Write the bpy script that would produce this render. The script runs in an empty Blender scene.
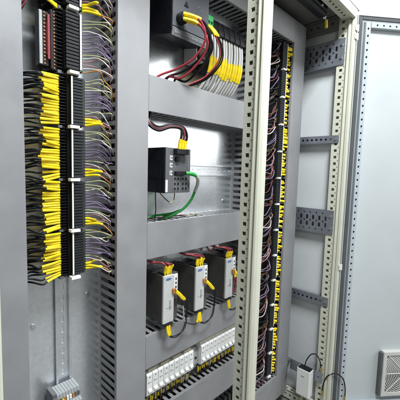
import bpy, math, random
from mathutils import Vector
random.seed(7)
S = bpy.context.scene
COL = S.collection
ORD = ('first second third fourth fifth sixth seventh eighth ninth tenth eleventh twelfth thirteenth fourteenth '
       'fifteenth sixteenth seventeenth eighteenth nineteenth twentieth').split()

# ------------------------------------------------------------------ materials
def mat(name, col, rough=.5, metal=0., var=.08, scale=30., bump=0., bscale=200., spec=.5, rvar=.1, coat=0., stretch=None):
    m = bpy.data.materials.new(name); m.use_nodes = True
    nt = m.node_tree; N = nt.nodes; L = nt.links
    b = N['Principled BSDF']
    b.inputs['Metallic'].default_value = metal
    b.inputs['Specular IOR Level'].default_value = spec
    if coat: b.inputs['Coat Weight'].default_value = coat
    tc = N.new('ShaderNodeTexCoord')
    src = tc.outputs['Object']
    if stretch:
        mp = N.new('ShaderNodeMapping'); mp.inputs['Scale'].default_value = stretch
        L.new(src, mp.inputs['Vector']); src = mp.outputs['Vector']
    n = N.new('ShaderNodeTexNoise'); n.inputs['Scale'].default_value = scale; n.inputs['Detail'].default_value = 5
    L.new(src, n.inputs['Vector'])
    r = N.new('ShaderNodeMapRange'); r.inputs[1].default_value = .3; r.inputs[2].default_value = .7
    r.inputs[3].default_value = 1 - var; r.inputs[4].default_value = 1 + var
    L.new(n.outputs['Fac'], r.inputs[0])
    mx = N.new('ShaderNodeVectorMath'); mx.operation = 'SCALE'; mx.inputs[0].default_value = col
    L.new(r.outputs[0], mx.inputs['Scale']); L.new(mx.outputs[0], b.inputs['Base Color'])
    r2 = N.new('ShaderNodeMapRange'); r2.inputs[1].default_value = .3; r2.inputs[2].default_value = .7
    r2.inputs[3].default_value = max(.03, rough - rvar); r2.inputs[4].default_value = min(1, rough + rvar)
    L.new(n.outputs['Fac'], r2.inputs[0]); L.new(r2.outputs[0], b.inputs['Roughness'])
    if bump:
        n2 = N.new('ShaderNodeTexNoise'); n2.inputs['Scale'].default_value = bscale; n2.inputs['Detail'].default_value = 3
        L.new(tc.outputs['Object'], n2.inputs['Vector'])
        bp = N.new('ShaderNodeBump'); bp.inputs['Strength'].default_value = bump; bp.inputs['Distance'].default_value = .001
        L.new(n2.outputs['Fac'], bp.inputs['Height']); L.new(bp.outputs['Normal'], b.inputs['Normal'])
    return m

def galvanised(name, col, rough, spangle=150.):
    m = bpy.data.materials.new(name); m.use_nodes = True
    nt = m.node_tree; N = nt.nodes; L = nt.links; b = N['Principled BSDF']
    b.inputs['Metallic'].default_value = .85
    tc = N.new('ShaderNodeTexCoord')
    v = N.new('ShaderNodeTexVoronoi'); v.inputs['Scale'].default_value = spangle
    n = N.new('ShaderNodeTexNoise'); n.inputs['Scale'].default_value = 7; n.inputs['Detail'].default_value = 2; n.inputs['Roughness'].default_value = .4
    L.new(tc.outputs['Object'], v.inputs['Vector']); L.new(tc.outputs['Object'], n.inputs['Vector'])
    sp = N.new('ShaderNodeSeparateColor'); L.new(v.outputs['Color'], sp.inputs[0])
    a = N.new('ShaderNodeMath'); a.operation = 'MULTIPLY_ADD'; a.inputs[1].default_value = .11; a.inputs[2].default_value = .93
    L.new(sp.outputs[0], a.inputs[0])
    c = N.new('ShaderNodeMath'); c.operation = 'MULTIPLY_ADD'; c.inputs[1].default_value = .12
    L.new(n.outputs['Fac'], c.inputs[0]); c.inputs[2].default_value = -.06
    d = N.new('ShaderNodeMath'); d.operation = 'ADD'; L.new(a.outputs[0], d.inputs[0]); L.new(c.outputs[0], d.inputs[1])
    mx = N.new('ShaderNodeVectorMath'); mx.operation = 'SCALE'; mx.inputs[0].default_value = col
    L.new(d.outputs[0], mx.inputs['Scale']); L.new(mx.outputs[0], b.inputs['Base Color'])
    r = N.new('ShaderNodeMapRange'); r.inputs[1].default_value = .1; r.inputs[2].default_value = .9
    r.inputs[3].default_value = rough - .05; r.inputs[4].default_value = rough + .07
    L.new(n.outputs['Fac'], r.inputs[0]); L.new(r.outputs[0], b.inputs['Roughness'])
    return m

def speckled(name, col, dot, scale, size, rough=.55):
    """dark sheet steel punched with many tiny holes / dust specks"""
    m = mat(name, col, rough, var=.15, scale=25)
    nt = m.node_tree; N = nt.nodes; L = nt.links; b = N['Principled BSDF']
    old = b.inputs['Base Color'].links[0].from_socket
    v = N.new('ShaderNodeTexVoronoi'); v.inputs['Scale'].default_value = scale
    tc = N.new('ShaderNodeTexCoord'); L.new(tc.outputs['Object'], v.inputs['Vector'])
    lt = N.new('ShaderNodeMath'); lt.operation = 'LESS_THAN'; lt.inputs[1].default_value = size
    L.new(v.outputs['Distance'], lt.inputs[0])
    sp = N.new('ShaderNodeSeparateColor'); L.new(v.outputs['Color'], sp.inputs[0])
    g = N.new('ShaderNodeMath'); g.operation = 'MULTIPLY'; L.new(lt.outputs[0], g.inputs[0]); L.new(sp.outputs[0], g.inputs[1])
    mx = N.new('ShaderNodeMix'); mx.data_type = 'RGBA'
    L.new(g.outputs[0], mx.inputs[0]); L.new(old, mx.inputs[6]); mx.inputs[7].default_value = (*dot, 1)
    L.new(mx.outputs[2], b.inputs['Base Color'])
    return m

M = {
 'plate': galvanised('galvanised_plate', (.82, .86, .89), .27),
 'rail': galvanised('rail_steel', (.74, .77, .80), .32, 90),
 'bracket': galvanised('bracket_steel', (.36, .39, .44), .48, 120),
 'duct': mat('duct_plastic', (.262, .264, .275), .42, var=.07, scale=16, bump=.10, bscale=500),
 'paint': mat('panel_paint', (.64, .67, .68), .42, var=.025, scale=9, bump=.12, bscale=700),
 'door': mat('door_paint', (.57, .61, .625), .38, var=.02, scale=7, bump=.15, bscale=650),
 'post': mat('frame_paint', (.66, .665, .55), .36, var=.03, scale=20, bump=.08, bscale=600),
 'white_strip': mat('white_enamel', (.46, .51, .55), .4, var=.03),
 'roof': mat('roof_paint', (.20, .20, .18), .5, var=.05, scale=10),
 'gasket': mat('gasket_foam', (.085, .088, .092), .8, var=.1, bump=.3, bscale=300),
 'gasket_rim': mat('gasket_rim', (.30, .32, .33), .6, var=.06),
 'black': mat('black_plastic', (.012, .012, .014), .42, var=.2, spec=.28),
 'charcoal': mat('charcoal_plastic', (.018, .019, .022), .28, var=.12, spec=.28),
 'slice': mat('slice_plastic', (.020, .022, .024), .4, var=.12, spec=.28),
 'navy': mat('blue_black_housing', (.012, .013, .019), .42, var=.25, scale=60, bump=.1, spec=.28),
 'front_grey': mat('grey_front_film', (.075, .08, .092), .42, var=.06, scale=25),
 'switch_grey': mat('switch_front', (.10, .105, .115), .42, var=.08),
 'white': mat('white_plastic', (.78, .79, .77), .4, var=.04),
 'label': mat('white_label', (.82, .83, .82), .55, var=.05, scale=150),
 'psu_front': mat('power_supply_front', (.55, .56, .55), .4, var=.04),
 'psu_side': speckled('power_supply_side', (.066, .064, .061), (.20, .19, .175), 330, .22),
 'yellow': mat('yellow_sleeve', (.90, .68, .010), .42, var=.13, scale=60),
 'yellow_dull': mat('dull_yellow_sleeve', (.74, .58, .03), .45, var=.15, scale=60),
 'w_black': mat('black_wire', (.012, .012, .013), .38, var=.2, spec=.28),
 'w_red': mat('red_wire', (.33, .03, .04), .4, var=.15),
 'w_maroon': mat('maroon_wire', (.16, .028, .035), .4, var=.15),
 'w_lime': mat('yellow_green_wire', (.42, .42, .22), .4, var=.15),
 'w_purple': mat('purple_wire', (.22, .16, .27), .4, var=.15),
 'w_pink': mat('pink_wire', (.36, .18, .18), .4, var=.15),
 'w_white': mat('white_wire', (.62, .60, .56), .4, var=.1),
 'w_orange': mat('orange_wire', (.60, .26, .06), .4, var=.15),
 'w_brown': mat('brown_wire', (.10, .05, .03), .4, var=.15),
 'w_green': mat('green_cable', (.03, .34, .07), .38, var=.12),
 'w_grey': mat('grey_cable', (.60, .60, .57), .4, var=.08),
 'green': mat('green_plastic', (.02, .42, .09), .4, var=.1),
 'green_dim': mat('green_marker', (.05, .30, .10), .5, var=.2, scale=200),
 'orange': mat('orange_plastic', (.42, .16, .04), .45, var=.1),
 'red': mat('red_plastic', (.22, .022, .028), .45, var=.1),
 'blue': mat('blue_print', (.08, .16, .42), .5, var=.1),
 'ink': mat('grey_print', (.22, .23, .24), .6, var=.1),
 'grey': mat('grey_plastic', (.34, .36, .37), .45, var=.06),
 'dark_grey': mat('dark_grey_plastic', (.12, .125, .13), .45, var=.1),
 'beige': mat('beige_plastic', (.58, .54, .38), .5, var=.1),
 'brass': mat('brass_plug', (.55, .40, .14), .3, metal=.9, var=.1),
 'steel': mat('bright_steel', (.62, .64, .66), .28, metal=.9, var=.06),
 'floor': mat('concrete_floor', (.30, .30, .29), .7, var=.15, scale=3, bump=.2, bscale=40),
 'tan': mat('filter_mat', (.30, .29, .27), .9, var=.12, scale=120),
 'vent': mat('vent_plastic', (.66, .66, .63), .45, var=.04),
}

def printed(m, dark):
    """tiny dark print marks scattered over the marker sleeves"""
    nt = m.node_tree; N = nt.nodes; L = nt.links; b = N['Principled BSDF']
    old = b.inputs['Base Color'].links[0].from_socket
    tc = N.new('ShaderNodeTexCoord'); mp = N.new('ShaderNodeMapping'); mp.inputs['Scale'].default_value = (420, 500, 420)
    L.new(tc.outputs['Object'], mp.inputs['Vector'])
    n = N.new('ShaderNodeTexNoise'); n.inputs['Scale'].default_value = 1.0; n.inputs['Detail'].default_value = 1
    L.new(mp.outputs[0], n.inputs['Vector'])
    r = N.new('ShaderNodeMapRange'); r.inputs[1].default_value = .60; r.inputs[2].default_value = .70
    L.new(n.outputs['Fac'], r.inputs[0])
    k = N.new('ShaderNodeMath'); k.operation = 'MULTIPLY'; k.inputs[1].default_value = .42; L.new(r.outputs[0], k.inputs[0])
    mx = N.new('ShaderNodeMix'); mx.data_type = 'RGBA'
    L.new(k.outputs[0], mx.inputs[0]); L.new(old, mx.inputs[6]); mx.inputs[7].default_value = (*dark, 1)
    L.new(mx.outputs[2], b.inputs['Base Color'])
printed(M['yellow'], (.16, .11, .01)); printed(M['yellow_dull'], (.12, .09, .01))

# ------------------------------------------------------------------ mesh builder
class MB:
    def __init__(s): s.v = []; s.f = []; s.mi = []; s.sm = []; s.cur = 0
    def add(s, vs, fs, smooth=False):
        o = len(s.v); s.v += [tuple(p) for p in vs]
        for f in fs: s.f.append([o + i for i in f]); s.mi.append(s.cur); s.sm.append(smooth)
        return s
    def box(s, x0, x1, y0, y1, z0, z1):
        if x0 > x1: x0, x1 = x1, x0
        if y0 > y1: y0, y1 = y1, y0
        if z0 > z1: z0, z1 = z1, z0
        return s.add([(x0,y0,z0),(x1,y0,z0),(x1,y1,z0),(x0,y1,z0),(x0,y0,z1),(x1,y0,z1),(x1,y1,z1),(x0,y1,z1)],
              [(0,3,2,1),(4,5,6,7),(0,1,5,4),(1,2,6,5),(2,3,7,6),(3,0,4,7)])
    def obox(s, c, ax, ay, az):
        c, ax, ay, az = map(Vector, (c, ax, ay, az))
        vs = [c + ax*i + ay*j + az*k for k in (-1,1) for i,j in ((-1,-1),(1,-1),(1,1),(-1,1))]
        return s.add(vs, [(0,3,2,1),(4,5,6,7),(0,1,5,4),(1,2,6,5),(2,3,7,6),(3,0,4,7)])
    def prism(s, poly, axis, a, b):
        """poly: 2D points in the two other axes (order x,y,z without axis), extruded from a to b"""
        def P(p, t):
            q = list(p); q.insert(axis, t); return q
        n = len(poly); vs = [P(p, a) for p in poly] + [P(p, b) for p in poly]
        fs = [tuple(range(n))[::-1], tuple(range(n, 2*n))] + [(i, (i+1) % n, n + (i+1) % n, n + i) for i in range(n)]
        return s.add(vs, fs)
    def tube(s, pts, r, n=8, step=5, cap=True):
        p = smooth(pts, step); m = len(p); vs = []; fs = []
        up = Vector((0.13, 0.31, 0.94)); prev = None
        for i in range(m):
            t = (p[min(i+1, m-1)] - p[max(i-1, 0)]).normalized()
            if prev is None:
                a = t.cross(up)
                if a.length < 1e-4: a = t.cross(Vector((1, 0, 0)))
            else: a = prev - t*prev.dot(t)
            a.normalize(); prev = a; b = t.cross(a)
            rr = r(i/(m-1)) if callable(r) else r
            for k in range(n):
                an = 2*math.pi*k/n; vs.append(p[i] + a*math.cos(an)*rr + b*math.sin(an)*rr)
        for i in range(m-1):
            for k in range(n):
                fs.append((i*n+k, i*n+(k+1) % n, (i+1)*n+(k+1) % n, (i+1)*n+k))
        s.add(vs, fs, True)
        if cap:
            s.add(vs[:n], [tuple(range(n))[::-1]]); s.add(vs[-n:], [tuple(range(n))])
        return s
    def cyl(s, a, b, r, n=16): return s.tube([a, b], r, n, 1)
    def perf(s, o, u, v, w, h, holes, t, rnd=0.):
        """sheet with punched holes: origin o, unit axes u,v, size w x h, holes (u0,u1,v0,v1), thickness t along -(u x v)"""
        o, u, v = Vector(o), Vector(u), Vector(v); nn = u.cross(v)*-t
        us = sorted({0, w, *[round(q, 6) for hh in holes for q in hh[:2]]}); vs_ = sorted({0, h, *[round(q, 6) for hh in holes for q in hh[2:4]]})
        hs = {}
        for hh in holes:
            hs.setdefault((round(hh[0], 6), round(hh[1], 6)), []).append(hh)
        def solid(a, b, c, d):
            um, vm = (a+b)/2, (c+d)/2
            for k, lst in hs.items():
                if k[0] < um < k[1]:
                    for hh in lst:
                        if hh[2] < vm < hh[3]: return False
            return True
        for i in range(len(us)-1):
            j = 0
            while j < len(vs_)-1:
                if not solid(us[i], us[i+1], vs_[j], vs_[j+1]): j += 1; continue
                k = j
                while k+1 < len(vs_)-1 and solid(us[i], us[i+1], vs_[k+1], vs_[k+2]): k += 1
                q = [o+u*us[i]+v*vs_[j], o+u*us[i+1]+v*vs_[j], o+u*us[i+1]+v*vs_[k+1], o+u*us[i]+v*vs_[k+1]]
                s.add(q, [(0,1,2,3)]); s.add([p+nn for p in q], [(3,2,1,0)])
                j = k+1
        def wall(poly, flip):
            q = [o+u*a+v*b for a, b in poly]; n = len(q)
            s.add(q+[p+nn for p in q], [((i, (i+1) % n, n+(i+1) % n, n+i) if flip else (i, n+i, n+(i+1) % n, (i+1) % n)) for i in range(n)])
        wall([(0,0),(w,0),(w,h),(0,h)], False)
        for a, b, c, d in [hh[:4] for hh in holes]:
            r = min(rnd, (b-a)/2, (d-c)/2)*.999
            if r <= 0: wall([(a,c),(b,c),(b,d),(a,d)], True); continue
            poly = []
            for cx, cy, st, ex, ey in ((b-r,c+r,-90,b,c),(b-r,d-r,0,b,d),(a+r,d-r,90,a,d),(a+r,c+r,180,a,c)):
                arc = [(cx+r*math.cos(math.radians(st+g)), cy+r*math.sin(math.radians(st+g))) for g in (0,22.5,45,67.5,90)]
                poly += arc
                q = [o+u*ex+v*ey]+[o+u*x+v*y for x, y in arc]
                fs = [(0, k+1, k+2)[::-1] for k in range(4)]
                s.add(q, fs); s.add([p+nn for p in q], [f[::-1] for f in fs])
            wall(poly, True)
        return s
    def mesh(s, name, mats, off=(0,0,0)):
        me = bpy.data.meshes.new(name)
        me.from_pydata([(x-off[0], y-off[1], z-off[2]) for x, y, z in s.v], [], s.f)
        for m in mats: me.materials.append(m)
        me.polygons.foreach_set('material_index', s.mi); me.polygons.foreach_set('use_smooth', s.sm)
        me.update(); return me

def smooth(pts, step=5):
    p = [Vector(q) for q in pts]
    if len(p) < 3 or step <= 1: return p if step <= 1 else [p[0].lerp(p[-1], i/3) for i in range(4)]
    out = []
    for i in range(len(p)-1):
        a, b, c, d = p[max(i-1, 0)], p[i], p[i+1], p[min(i+2, len(p)-1)]
        for k in range(step):
            t = k/step
            out.append(.5*((2*b)+(c-a)*t+(2*a-5*b+4*c-d)*t*t+(3*b-a-3*c+d)*t**3))
    out.append(p[-1]); return out

def setp(o, label=None, cat=None, group=None, kind=None):
    for k, v in (('label', label), ('category', cat), ('group', group), ('kind', kind)):
        if v: o[k] = v

def link(name, me, loc=(0,0,0), parent=None, bevel=0):
    o = bpy.data.objects.new(name, me); COL.objects.link(o); o.location = loc
    if parent: o.parent = parent
    if bevel:
        b = o.modifiers.new('bevel', 'BEVEL'); b.width = bevel; b.segments = 2; b.limit_method = 'ANGLE'; b.angle_limit = .7
        b.harden_normals = False
    return o

class Thing:
    def __init__(s, name, label, cat, loc, group=None):
        s.o = bpy.data.objects.new(name, None); COL.objects.link(s.o); s.o.location = loc; s.loc = loc
        s.o.empty_display_size = .02
        setp(s.o, label, cat, group)
    def part(s, name, mb, mats, parent=None, bevel=0, label=None):
        if not isinstance(mats, (list, tuple)): mats = [mats]
        o = link(name, mb.mesh(name, [M[m] for m in mats], s.loc), (0,0,0), parent or s.o, bevel)
        if label: o['label'] = label
        return o

def solo(name, label, cat, mb, mats, loc, group=None, bevel=0, kind=None):
    if not isinstance(mats, (list, tuple)): mats = [mats]
    o = link(name, mb.mesh(name, [M[m] for m in mats], loc), loc, None, bevel)
    setp(o, label, cat, group, kind); return o

def copy_tree(o, parent=None):
    c = o.copy(); COL.objects.link(c)
    if parent: c.parent = parent
    for ch in list(o.children): copy_tree(ch, c)
    return c

def dup(t, dx, dy, dz, label):
    c = copy_tree(t.o); c.location = Vector(t.loc)+Vector((dx, dy, dz)); c['label'] = label; return c

def wire(label, pts, r, m, sleeves=(), group=None, name='wire', cat='wire', n=7, step=5, ends=(), straight=False):
    """one wire: tube along pts; sleeves = (i0, i1, radius, material) along the sampled path fraction"""
    loc = tuple(pts[0]); mb = MB().tube(pts, r, n, step)
    o = solo(name, label, cat, mb, m, loc, group)
    path = smooth(pts, 12) if len(pts) > 2 else [Vector(pts[0]).lerp(Vector(pts[1]), i/24) for i in range(25)]
    for a, b, rr, mm in sleeves:
        i0 = int(a*(len(path)-1)); i1 = max(i0+1, int(b*(len(path)-1)))
        seg = path[i0:i1+1]
        if straight: seg = [seg[0].lerp(seg[-1], i/4) for i in range(5)]
        q = MB().tube(seg, rr, 8, 1)
        link('marker_sleeve', q.mesh('marker_sleeve', [M[mm]], loc), (0,0,0), o)
    for p, q_, rr, mm in ends:
        q = MB().cyl(p, q_, rr, 10)
        link('plug', q.mesh('plug', [M[mm]], loc), (0,0,0), o)
    return o

R_ = random.uniform
ZB, ZT = -1.0, .60          # cabinet base and roof heights

# ------------------------------------------------------------------ the cabinet
cab = Thing('electrical_cabinet', 'pale grey electrical cabinet standing open with its right door swung outwards', 'cabinet', (.06, 0, ZB))
cab.part('mounting_plate', MB().box(.07, 1.226, 0, .003, -.975, .585), 'plate', bevel=.0008)
for sx_, sz_ in ((.345, .44), (.345, -.30), (.345, -.62), (.222, -.34), (.222, -.66), (.70, .26), (.835, .09), (.835, -.10), (.70, -.24), (.48, .245)):
    p = MB().cyl((sx_, -.0002, sz_), (sx_, -.0030, sz_), .0048, 18).box(sx_-.0036, sx_+.0036, -.0032, -.0030, sz_-.0007, sz_+.0007)
    cab.part('screw', p, 'steel', bevel=.0004)
cab.part('back_panel', MB().box(.058, 1.277, .040, .042, ZB, ZT), 'paint')
cab.part('side_panel', MB().box(1.275, 1.277, -.228, .040, ZB, ZT), 'paint')
cab.part('side_panel', MB().box(.056, .058, -.25, .040, ZB, ZT), 'paint')
cab.part('roof', MB().box(.056, 1.277, -.25, .042, ZT+.001, ZT+.004), 'roof')
cab.part('base', MB().box(.056, 1.277, -.25, .042, ZB-.07, ZB-.001), 'roof')

def post_holes(h, w, pitch=.025, ph=0.):
    hs = []; z = .012+ph
    while z < h-.02:
        hs.append((w*.5-.0075, w*.5+.0035, z, z+.0100)); hs.append((w*.5+.0065, w*.5+.0100, z+.0145, z+.0185)); z += pitch
    return hs
H = ZT-ZB
# centre post: perforated flange, then two raised ridges and the narrow front
p = MB()
p.perf((.660, -.206, ZB), (0,-1,0), (0,0,1), .033, H, post_holes(H, .033), .0022, .001)
prof = [(.660,-.2390),(.6545,-.2400),(.6515,-.2415),(.6510,-.2435),(.6525,-.2465),(.6600,-.2500),(.6600,-.2520),(.6540,-.2530),
        (.6515,-.2545),(.6510,-.2565),(.6530,-.2605),(.6600,-.2650),(.676,-.2665),(.678,-.2645),(.678,-.256),(.682,-.256),(.682,-.206),(.6805,-.206),(.6805,-.2545),(.6765,-.2545),(.6765,-.2622),(.6645,-.2622),(.6645,-.239)]
p.prism(prof, 2, ZB, ZT)
p.box(.660, .6822, -.2058, -.2035, ZB, ZT)  # back plate added to shut out light and keep the post holes dark
cab.part('frame_post', p, 'post', bevel=.0006)
# right post
p = MB()
p.perf((1.250, -.192, ZB), (0,-1,0), (0,0,1), .033, H, post_holes(H, .033), .0022, .001)
p.prism([(1.250,-.225),(1.244,-.2265),(1.243,-.229),(1.244,-.232),(1.249,-.234),(1.249,-.238),(1.244,-.240),(1.244,-.249),(1.262,-.2505),(1.264,-.249),(1.264,-.192),(1.262,-.192),(1.262,-.225)], 2, ZB, ZT)
p.box(1.2502, 1.2638, -.1918, -.1895, ZB, ZT)  # added rear closure, darkens the inside seen through the holes
cab.part('frame_post', p, 'post', bevel=.0006)
# left post
p = MB()
p.prism([(.060,-.25),(.104,-.25),(.106,-.248),(.106,-.215),(.104,-.215),(.102,-.246),(.060,-.246)], 2, ZB, ZT)
cab.part('frame_post', p, 'post', bevel=.0006)
# top rails and bottom rails
def rail_holes(L_, w, pitch=.025, a=.010, b=.008):
    hs = []; x = .02
    while x < L_-.03:
        hs.append((x, x+a, w*.5-b/2, w*.5+b/2)); x += pitch
    return hs
p = MB()
p.perf((.062, -.205, .572), (1,0,0), (0,-1,0), 1.186, .034, rail_holes(1.186, .034), .002, .0015)
p.box(.062, 1.248, -.2505, -.2395, .568, ZT); p.box(.062, 1.248, -.205, -.203, .572, ZT)
cab.part('top_rail', p, 'post', bevel=.0006)
p = MB()
p.perf((1.252, .028, .556), (0,-1,0), (0,0,1), .222, .034, rail_holes(.222, .034, .028, .008, .009), .002, .001)
p.box(1.250, 1.272, -.19, .03, .592, .598); p.box(1.254, 1.272, -.19, .03, .5505, .5555)
cab.part('top_rail', p, 'roof', bevel=.0005)
p = MB()
p.perf((1.236, .028, -.992), (0,-1,0), (0,0,1), .215, .036, rail_holes(.215, .036, .022, .010, .010), .002, .001)
p.perf((1.236, .028, -.956), (0,-1,0), (1,0,0), .215, .03, rail_holes(.215, .03, .022, .010, .010), .002, .001)
cab.part('bottom_rail', p, 'post', bevel=.0005)
p = MB().box(.062, 1.243, -.2505, -.205, ZB, ZB+.012)
cab.part('bottom_rail', p, 'post', bevel=.001)

# door: local frame along e, inner face normal nrm
AN = math.radians(39.5); HG = Vector((1.263, -.252, 0)); DE = Vector((math.cos(AN), -math.sin(AN), 0)); DN = Vector((-math.sin(AN), -math.cos(AN), 0))
def D(s_, n_, z): return HG + DE*s_ + DN*n_ + Vector((0,0,z))
def dbox(mb, s0, s1, n0, n1, z0, z1):
    c = D((s0+s1)/2, (n0+n1)/2, (z0+z1)/2); return mb.obox(c, DE*(s1-s0)/2, -DN*(n1-n0)/2, Vector((0,0,(z1-z0)/2)))
DW, DT, DB = .59, .583, -.972
p = MB()
dbox(p, 0, DW, -.020, -.006, DB, DT)
for a in ((0,.0025,DB,DT),(DW-.0025,DW,DB,DT),(.0025,DW-.0025,DT-.0025,DT),(.0025,DW-.0025,DB,DB+.0025)): dbox(p, a[0], a[1], -.006, .003, a[2], a[3])
door = cab.part('door', p, 'door', bevel=.0008, label='open door seen from its pale blue-grey inner face')
p = MB()
g0, g1 = .0035, .0175
dbox(p, g0, g1, -.0055, .005, DB+.006, DT-.006); dbox(p, DW-g1, DW-g0, -.0055, .005, DB+.006, DT-.006)
dbox(p, g1, DW-g1, -.0055, .005, DT-.018, DT-.006); dbox(p, g1, DW-g1, -.0055, .005, DB+.006, DB+.018)
cab.part('gasket', p, 'gasket', door, bevel=.0025)
p = MB()
for a, b in ((.018, .0245), (DW-.0245, DW-.018)): dbox(p, a, b, -.0055, .002, DB+.0185, DT-.0185)
dbox(p, .024, DW-.024, -.0055, .002, DT-.026, DT-.0185); dbox(p, .024, DW-.024, -.0055, .002, DB+.0185, DB+.026)
cab.part('gasket_channel', p, 'gasket_rim', door, bevel=.0008)
zt, zb = DT-.028, DB+.03
hs = []; z = .02
while z < (zt-zb)-.02: hs.append((.0055, .0125, z, z+.008)); z += .025
for s0 in (.027, DW-.045):
    p = MB()
    p.perf(D(s0, .012, zb), DE, (0,0,1), .018, zt-zb, hs, .0015, .003); dbox(p, s0, s0+.0015, -.0055, .0105, zb, zt); dbox(p, s0+.0165, s0+.018, -.0055, .0105, zb, zt)
    cab.part('stiffener_strip', p, 'white_strip', door)
hs = []; x = .02
while x < .47: hs.append((x, x+.007, .006, .012)); x += .025
for z0 in (zt-.018, zb):
    p = MB()
    p.perf(D(.047, .012, z0), DE, (0,0,1), .496, .018, hs, .0015, .003); dbox(p, .047, .543, -.0055, .0105, z0, z0+.0015); dbox(p, .047, .543, -.0055, .0105, z0+.0165, z0+.018)
    cab.part('stiffener_strip', p, 'white_strip', door)
# ventilation grille of the door: frame, rings, spokes
V0, V1, W0, W1 = .205, .405, -.900, -.712
vc = ((V0+V1)/2, (W0+W1)/2)
p = MB()
for a in ((V0,V0+.014,W0,W1),(V1-.014,V1,W0,W1),(V0+.014,V1-.014,W1-.014,W1),(V0+.014,V1-.014,W0,W0+.014)): dbox(p, a[0], a[1], -.0055, .016, a[2], a[3])
k = 0
def clipped(c0, rad, n):
    out = []; cur = []
    for i in range(n+1):
        t = 2*math.pi*i/n; a, b = c0[0]+rad*math.cos(t), c0[1]+rad*math.sin(t)
        if V0+.012 < a < V1-.012 and W0+.012 < b < W1-.012: cur.append(D(a, .012, b))
        else:
            if len(cur) > 2: out.append(cur)
            cur = []
    if len(cur) > 2: out.append(cur)
    return out
rad = .016
while rad < .112:
    for seg in clipped(vc, rad, 72): p.tube(seg, .0019, 6, 1)
    rad += .0072
for i in range(8):
    t = 2*math.pi*i/8+.0; L_ = .080 if i % 2 == 0 else .112
    p.tube([D(vc[0]+.01*math.cos(t), .013, vc[1]+.01*math.sin(t)), D(vc[0]+L_*math.cos(t), .013, vc[1]+L_*math.sin(t))], .0022, 6, 1)
p.cyl(D(vc[0], .006, vc[1]), D(vc[0], .017, vc[1]), .015, 24)
vent = cab.part('vent_grille', p, 'vent', door)
p = dbox(MB(), V0+.012, V1-.012, -.0055, .002, W0+.012, W1-.012)
cab.part('vent_filter', p, 'tan', door)
p = dbox(MB(), V0-.009, V0-.0005, -.0055, .010, W0-.004, W1-.006); 
for i in range(17): dbox(p, V0-.0105, V0-.0085, -.004, .0085, W0+i*.0108, W0+i*.0108+.005)
cab.part('vent_seal', p, 'dark_grey', door)
# hinges on the right post
for z in (.535, .505, -.36):
    p = MB().cyl((1.2655, -.2545, z-.012), (1.2655, -.2545, z+.012), .0042, 14).box(1.247, 1.262, -.2545, -.2510, z-.010, z+.010)
    cab.part('hinge', p, 'white', bevel=.0005)

solo('floor', 'grey concrete floor under the cabinet', 'floor', MB().box(-6, 7, -6, 6, ZB-.09, ZB-.072), 'floor', (0, 0, ZB-.08), kind='structure')

# perforated side brackets
def bracket(z0, z1, label, rows):
    h = z1-z0; w = .208; hs = []
    t = Thing('side_bracket', label, 'bracket', (1.246, 0, z0), 'perforated brackets on the side frame')
    if rows > 1:
        for i in range(7):
            x = .018+i*.026
            hs.append((x, x+.006, .012, .018)); hs.append((x, x+.006, h-.018, h-.012))
            hs.append((x+.012, x+.021, .026, .044)); hs.append((x+.001, x+.008, h*.5-.003, h*.5+.004)); hs.append((x+.012, x+.021, h-.044, h-.026))
    else:
        x = .014
        while x < w-.015: hs.append((x, x+.009, h*.5-.004, h*.5+.004)); x += .019
    hs = [q for q in hs if q[1] < w-.003]
    p = MB().perf((1.246, .002, z0), (0,-1,0), (0,0,1), w+.012, h, hs, .002, .003)
    p.box(1.2482, 1.262, -.18, .002, z0, z0+.0018); p.box(1.2482, 1.262, -.18, .002, z1-.0018, z1); p.box(1.2605, 1.262, -.18, .002, z0+.0019, z1-.0019)  # rear web added to close the channel so its holes look dark
    t.part('perforated_web', p, 'bracket', bevel=.0004)
    p = MB()
    for z in ((z0+h*.25, z0+h*.75) if rows > 1 else (z0+h*.5,)): p.cyl((1.2458, -.207, z), (1.242, -.207, z), .0048, 6)
    t.part('bolt', p, 'steel')
bracket(.411, .508, 'wide perforated grey bracket, uppermost on the side frame', 2)
bracket(.121, .150, 'narrow perforated grey bracket between the two wide brackets', 1)
bracket(-.237, -.141, 'wide perforated grey bracket halfway down the side frame', 2)
bracket(-.531, -.494, 'narrow perforated grey bracket above the white box', 1)

# ------------------------------------------------------------------ wiring ducts
DD = .080
def duct(label, x0, x1, z0, z1, vertical, slot=.0100):
    t = Thing('wiring_duct', label, 'wiring duct', (x0, 0, z0), 'grey slotted wiring ducts')
    L_ = (z1-z0) if vertical else (x1-x0); hs = []; a = .010
    while a < L_-.012: hs.append((a, a+slot, .0045, .0700)); a += .0198
    p = MB()
    if vertical:
        p.box(x0, x1, -.0021, -.0003, z0, z1)
        p.perf((x0, -.0022, z0), (0,0,1), (0,-1,0), L_, DD-.004, hs, -.0016)
        p.perf((x1, -.0022, z0), (0,0,1), (0,-1,0), L_, DD-.004, hs, .0016)
    else:
        p.box(x0, x1, -.0021, -.0003, z0, z1)
        p.perf((x0, -.0022, z0), (1,0,0), (0,-1,0), L_, DD-.004, hs, .0016)
        p.perf((x0, -.0022, z1), (1,0,0), (0,-1,0), L_, DD-.004, hs, -.0016)
    t.part('slotted_body', p, 'duct')
    p = MB(); e = .0012
    if vertical: p.prism([(x0-e,-.072),(x0-e,-DD-e),(x1+e,-DD-e),(x1+e,-.072),(x1+.0001,-.072),(x1+.0001,-DD),(x0-.0001,-DD),(x0-.0001,-.072)], 2, z0, z1)
    else: p.prism([(-.072,z0-e),(-DD-e,z0-e),(-DD-e,z1+e),(-.072,z1+e),(-.072,z1+.0001),(-DD,z1+.0001),(-DD,z0-.0001),(-.072,z0-.0001)], 0, x0, x1)
    t.part('snap_cover', p, 'duct', bevel=.0007)
    return t
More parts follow.
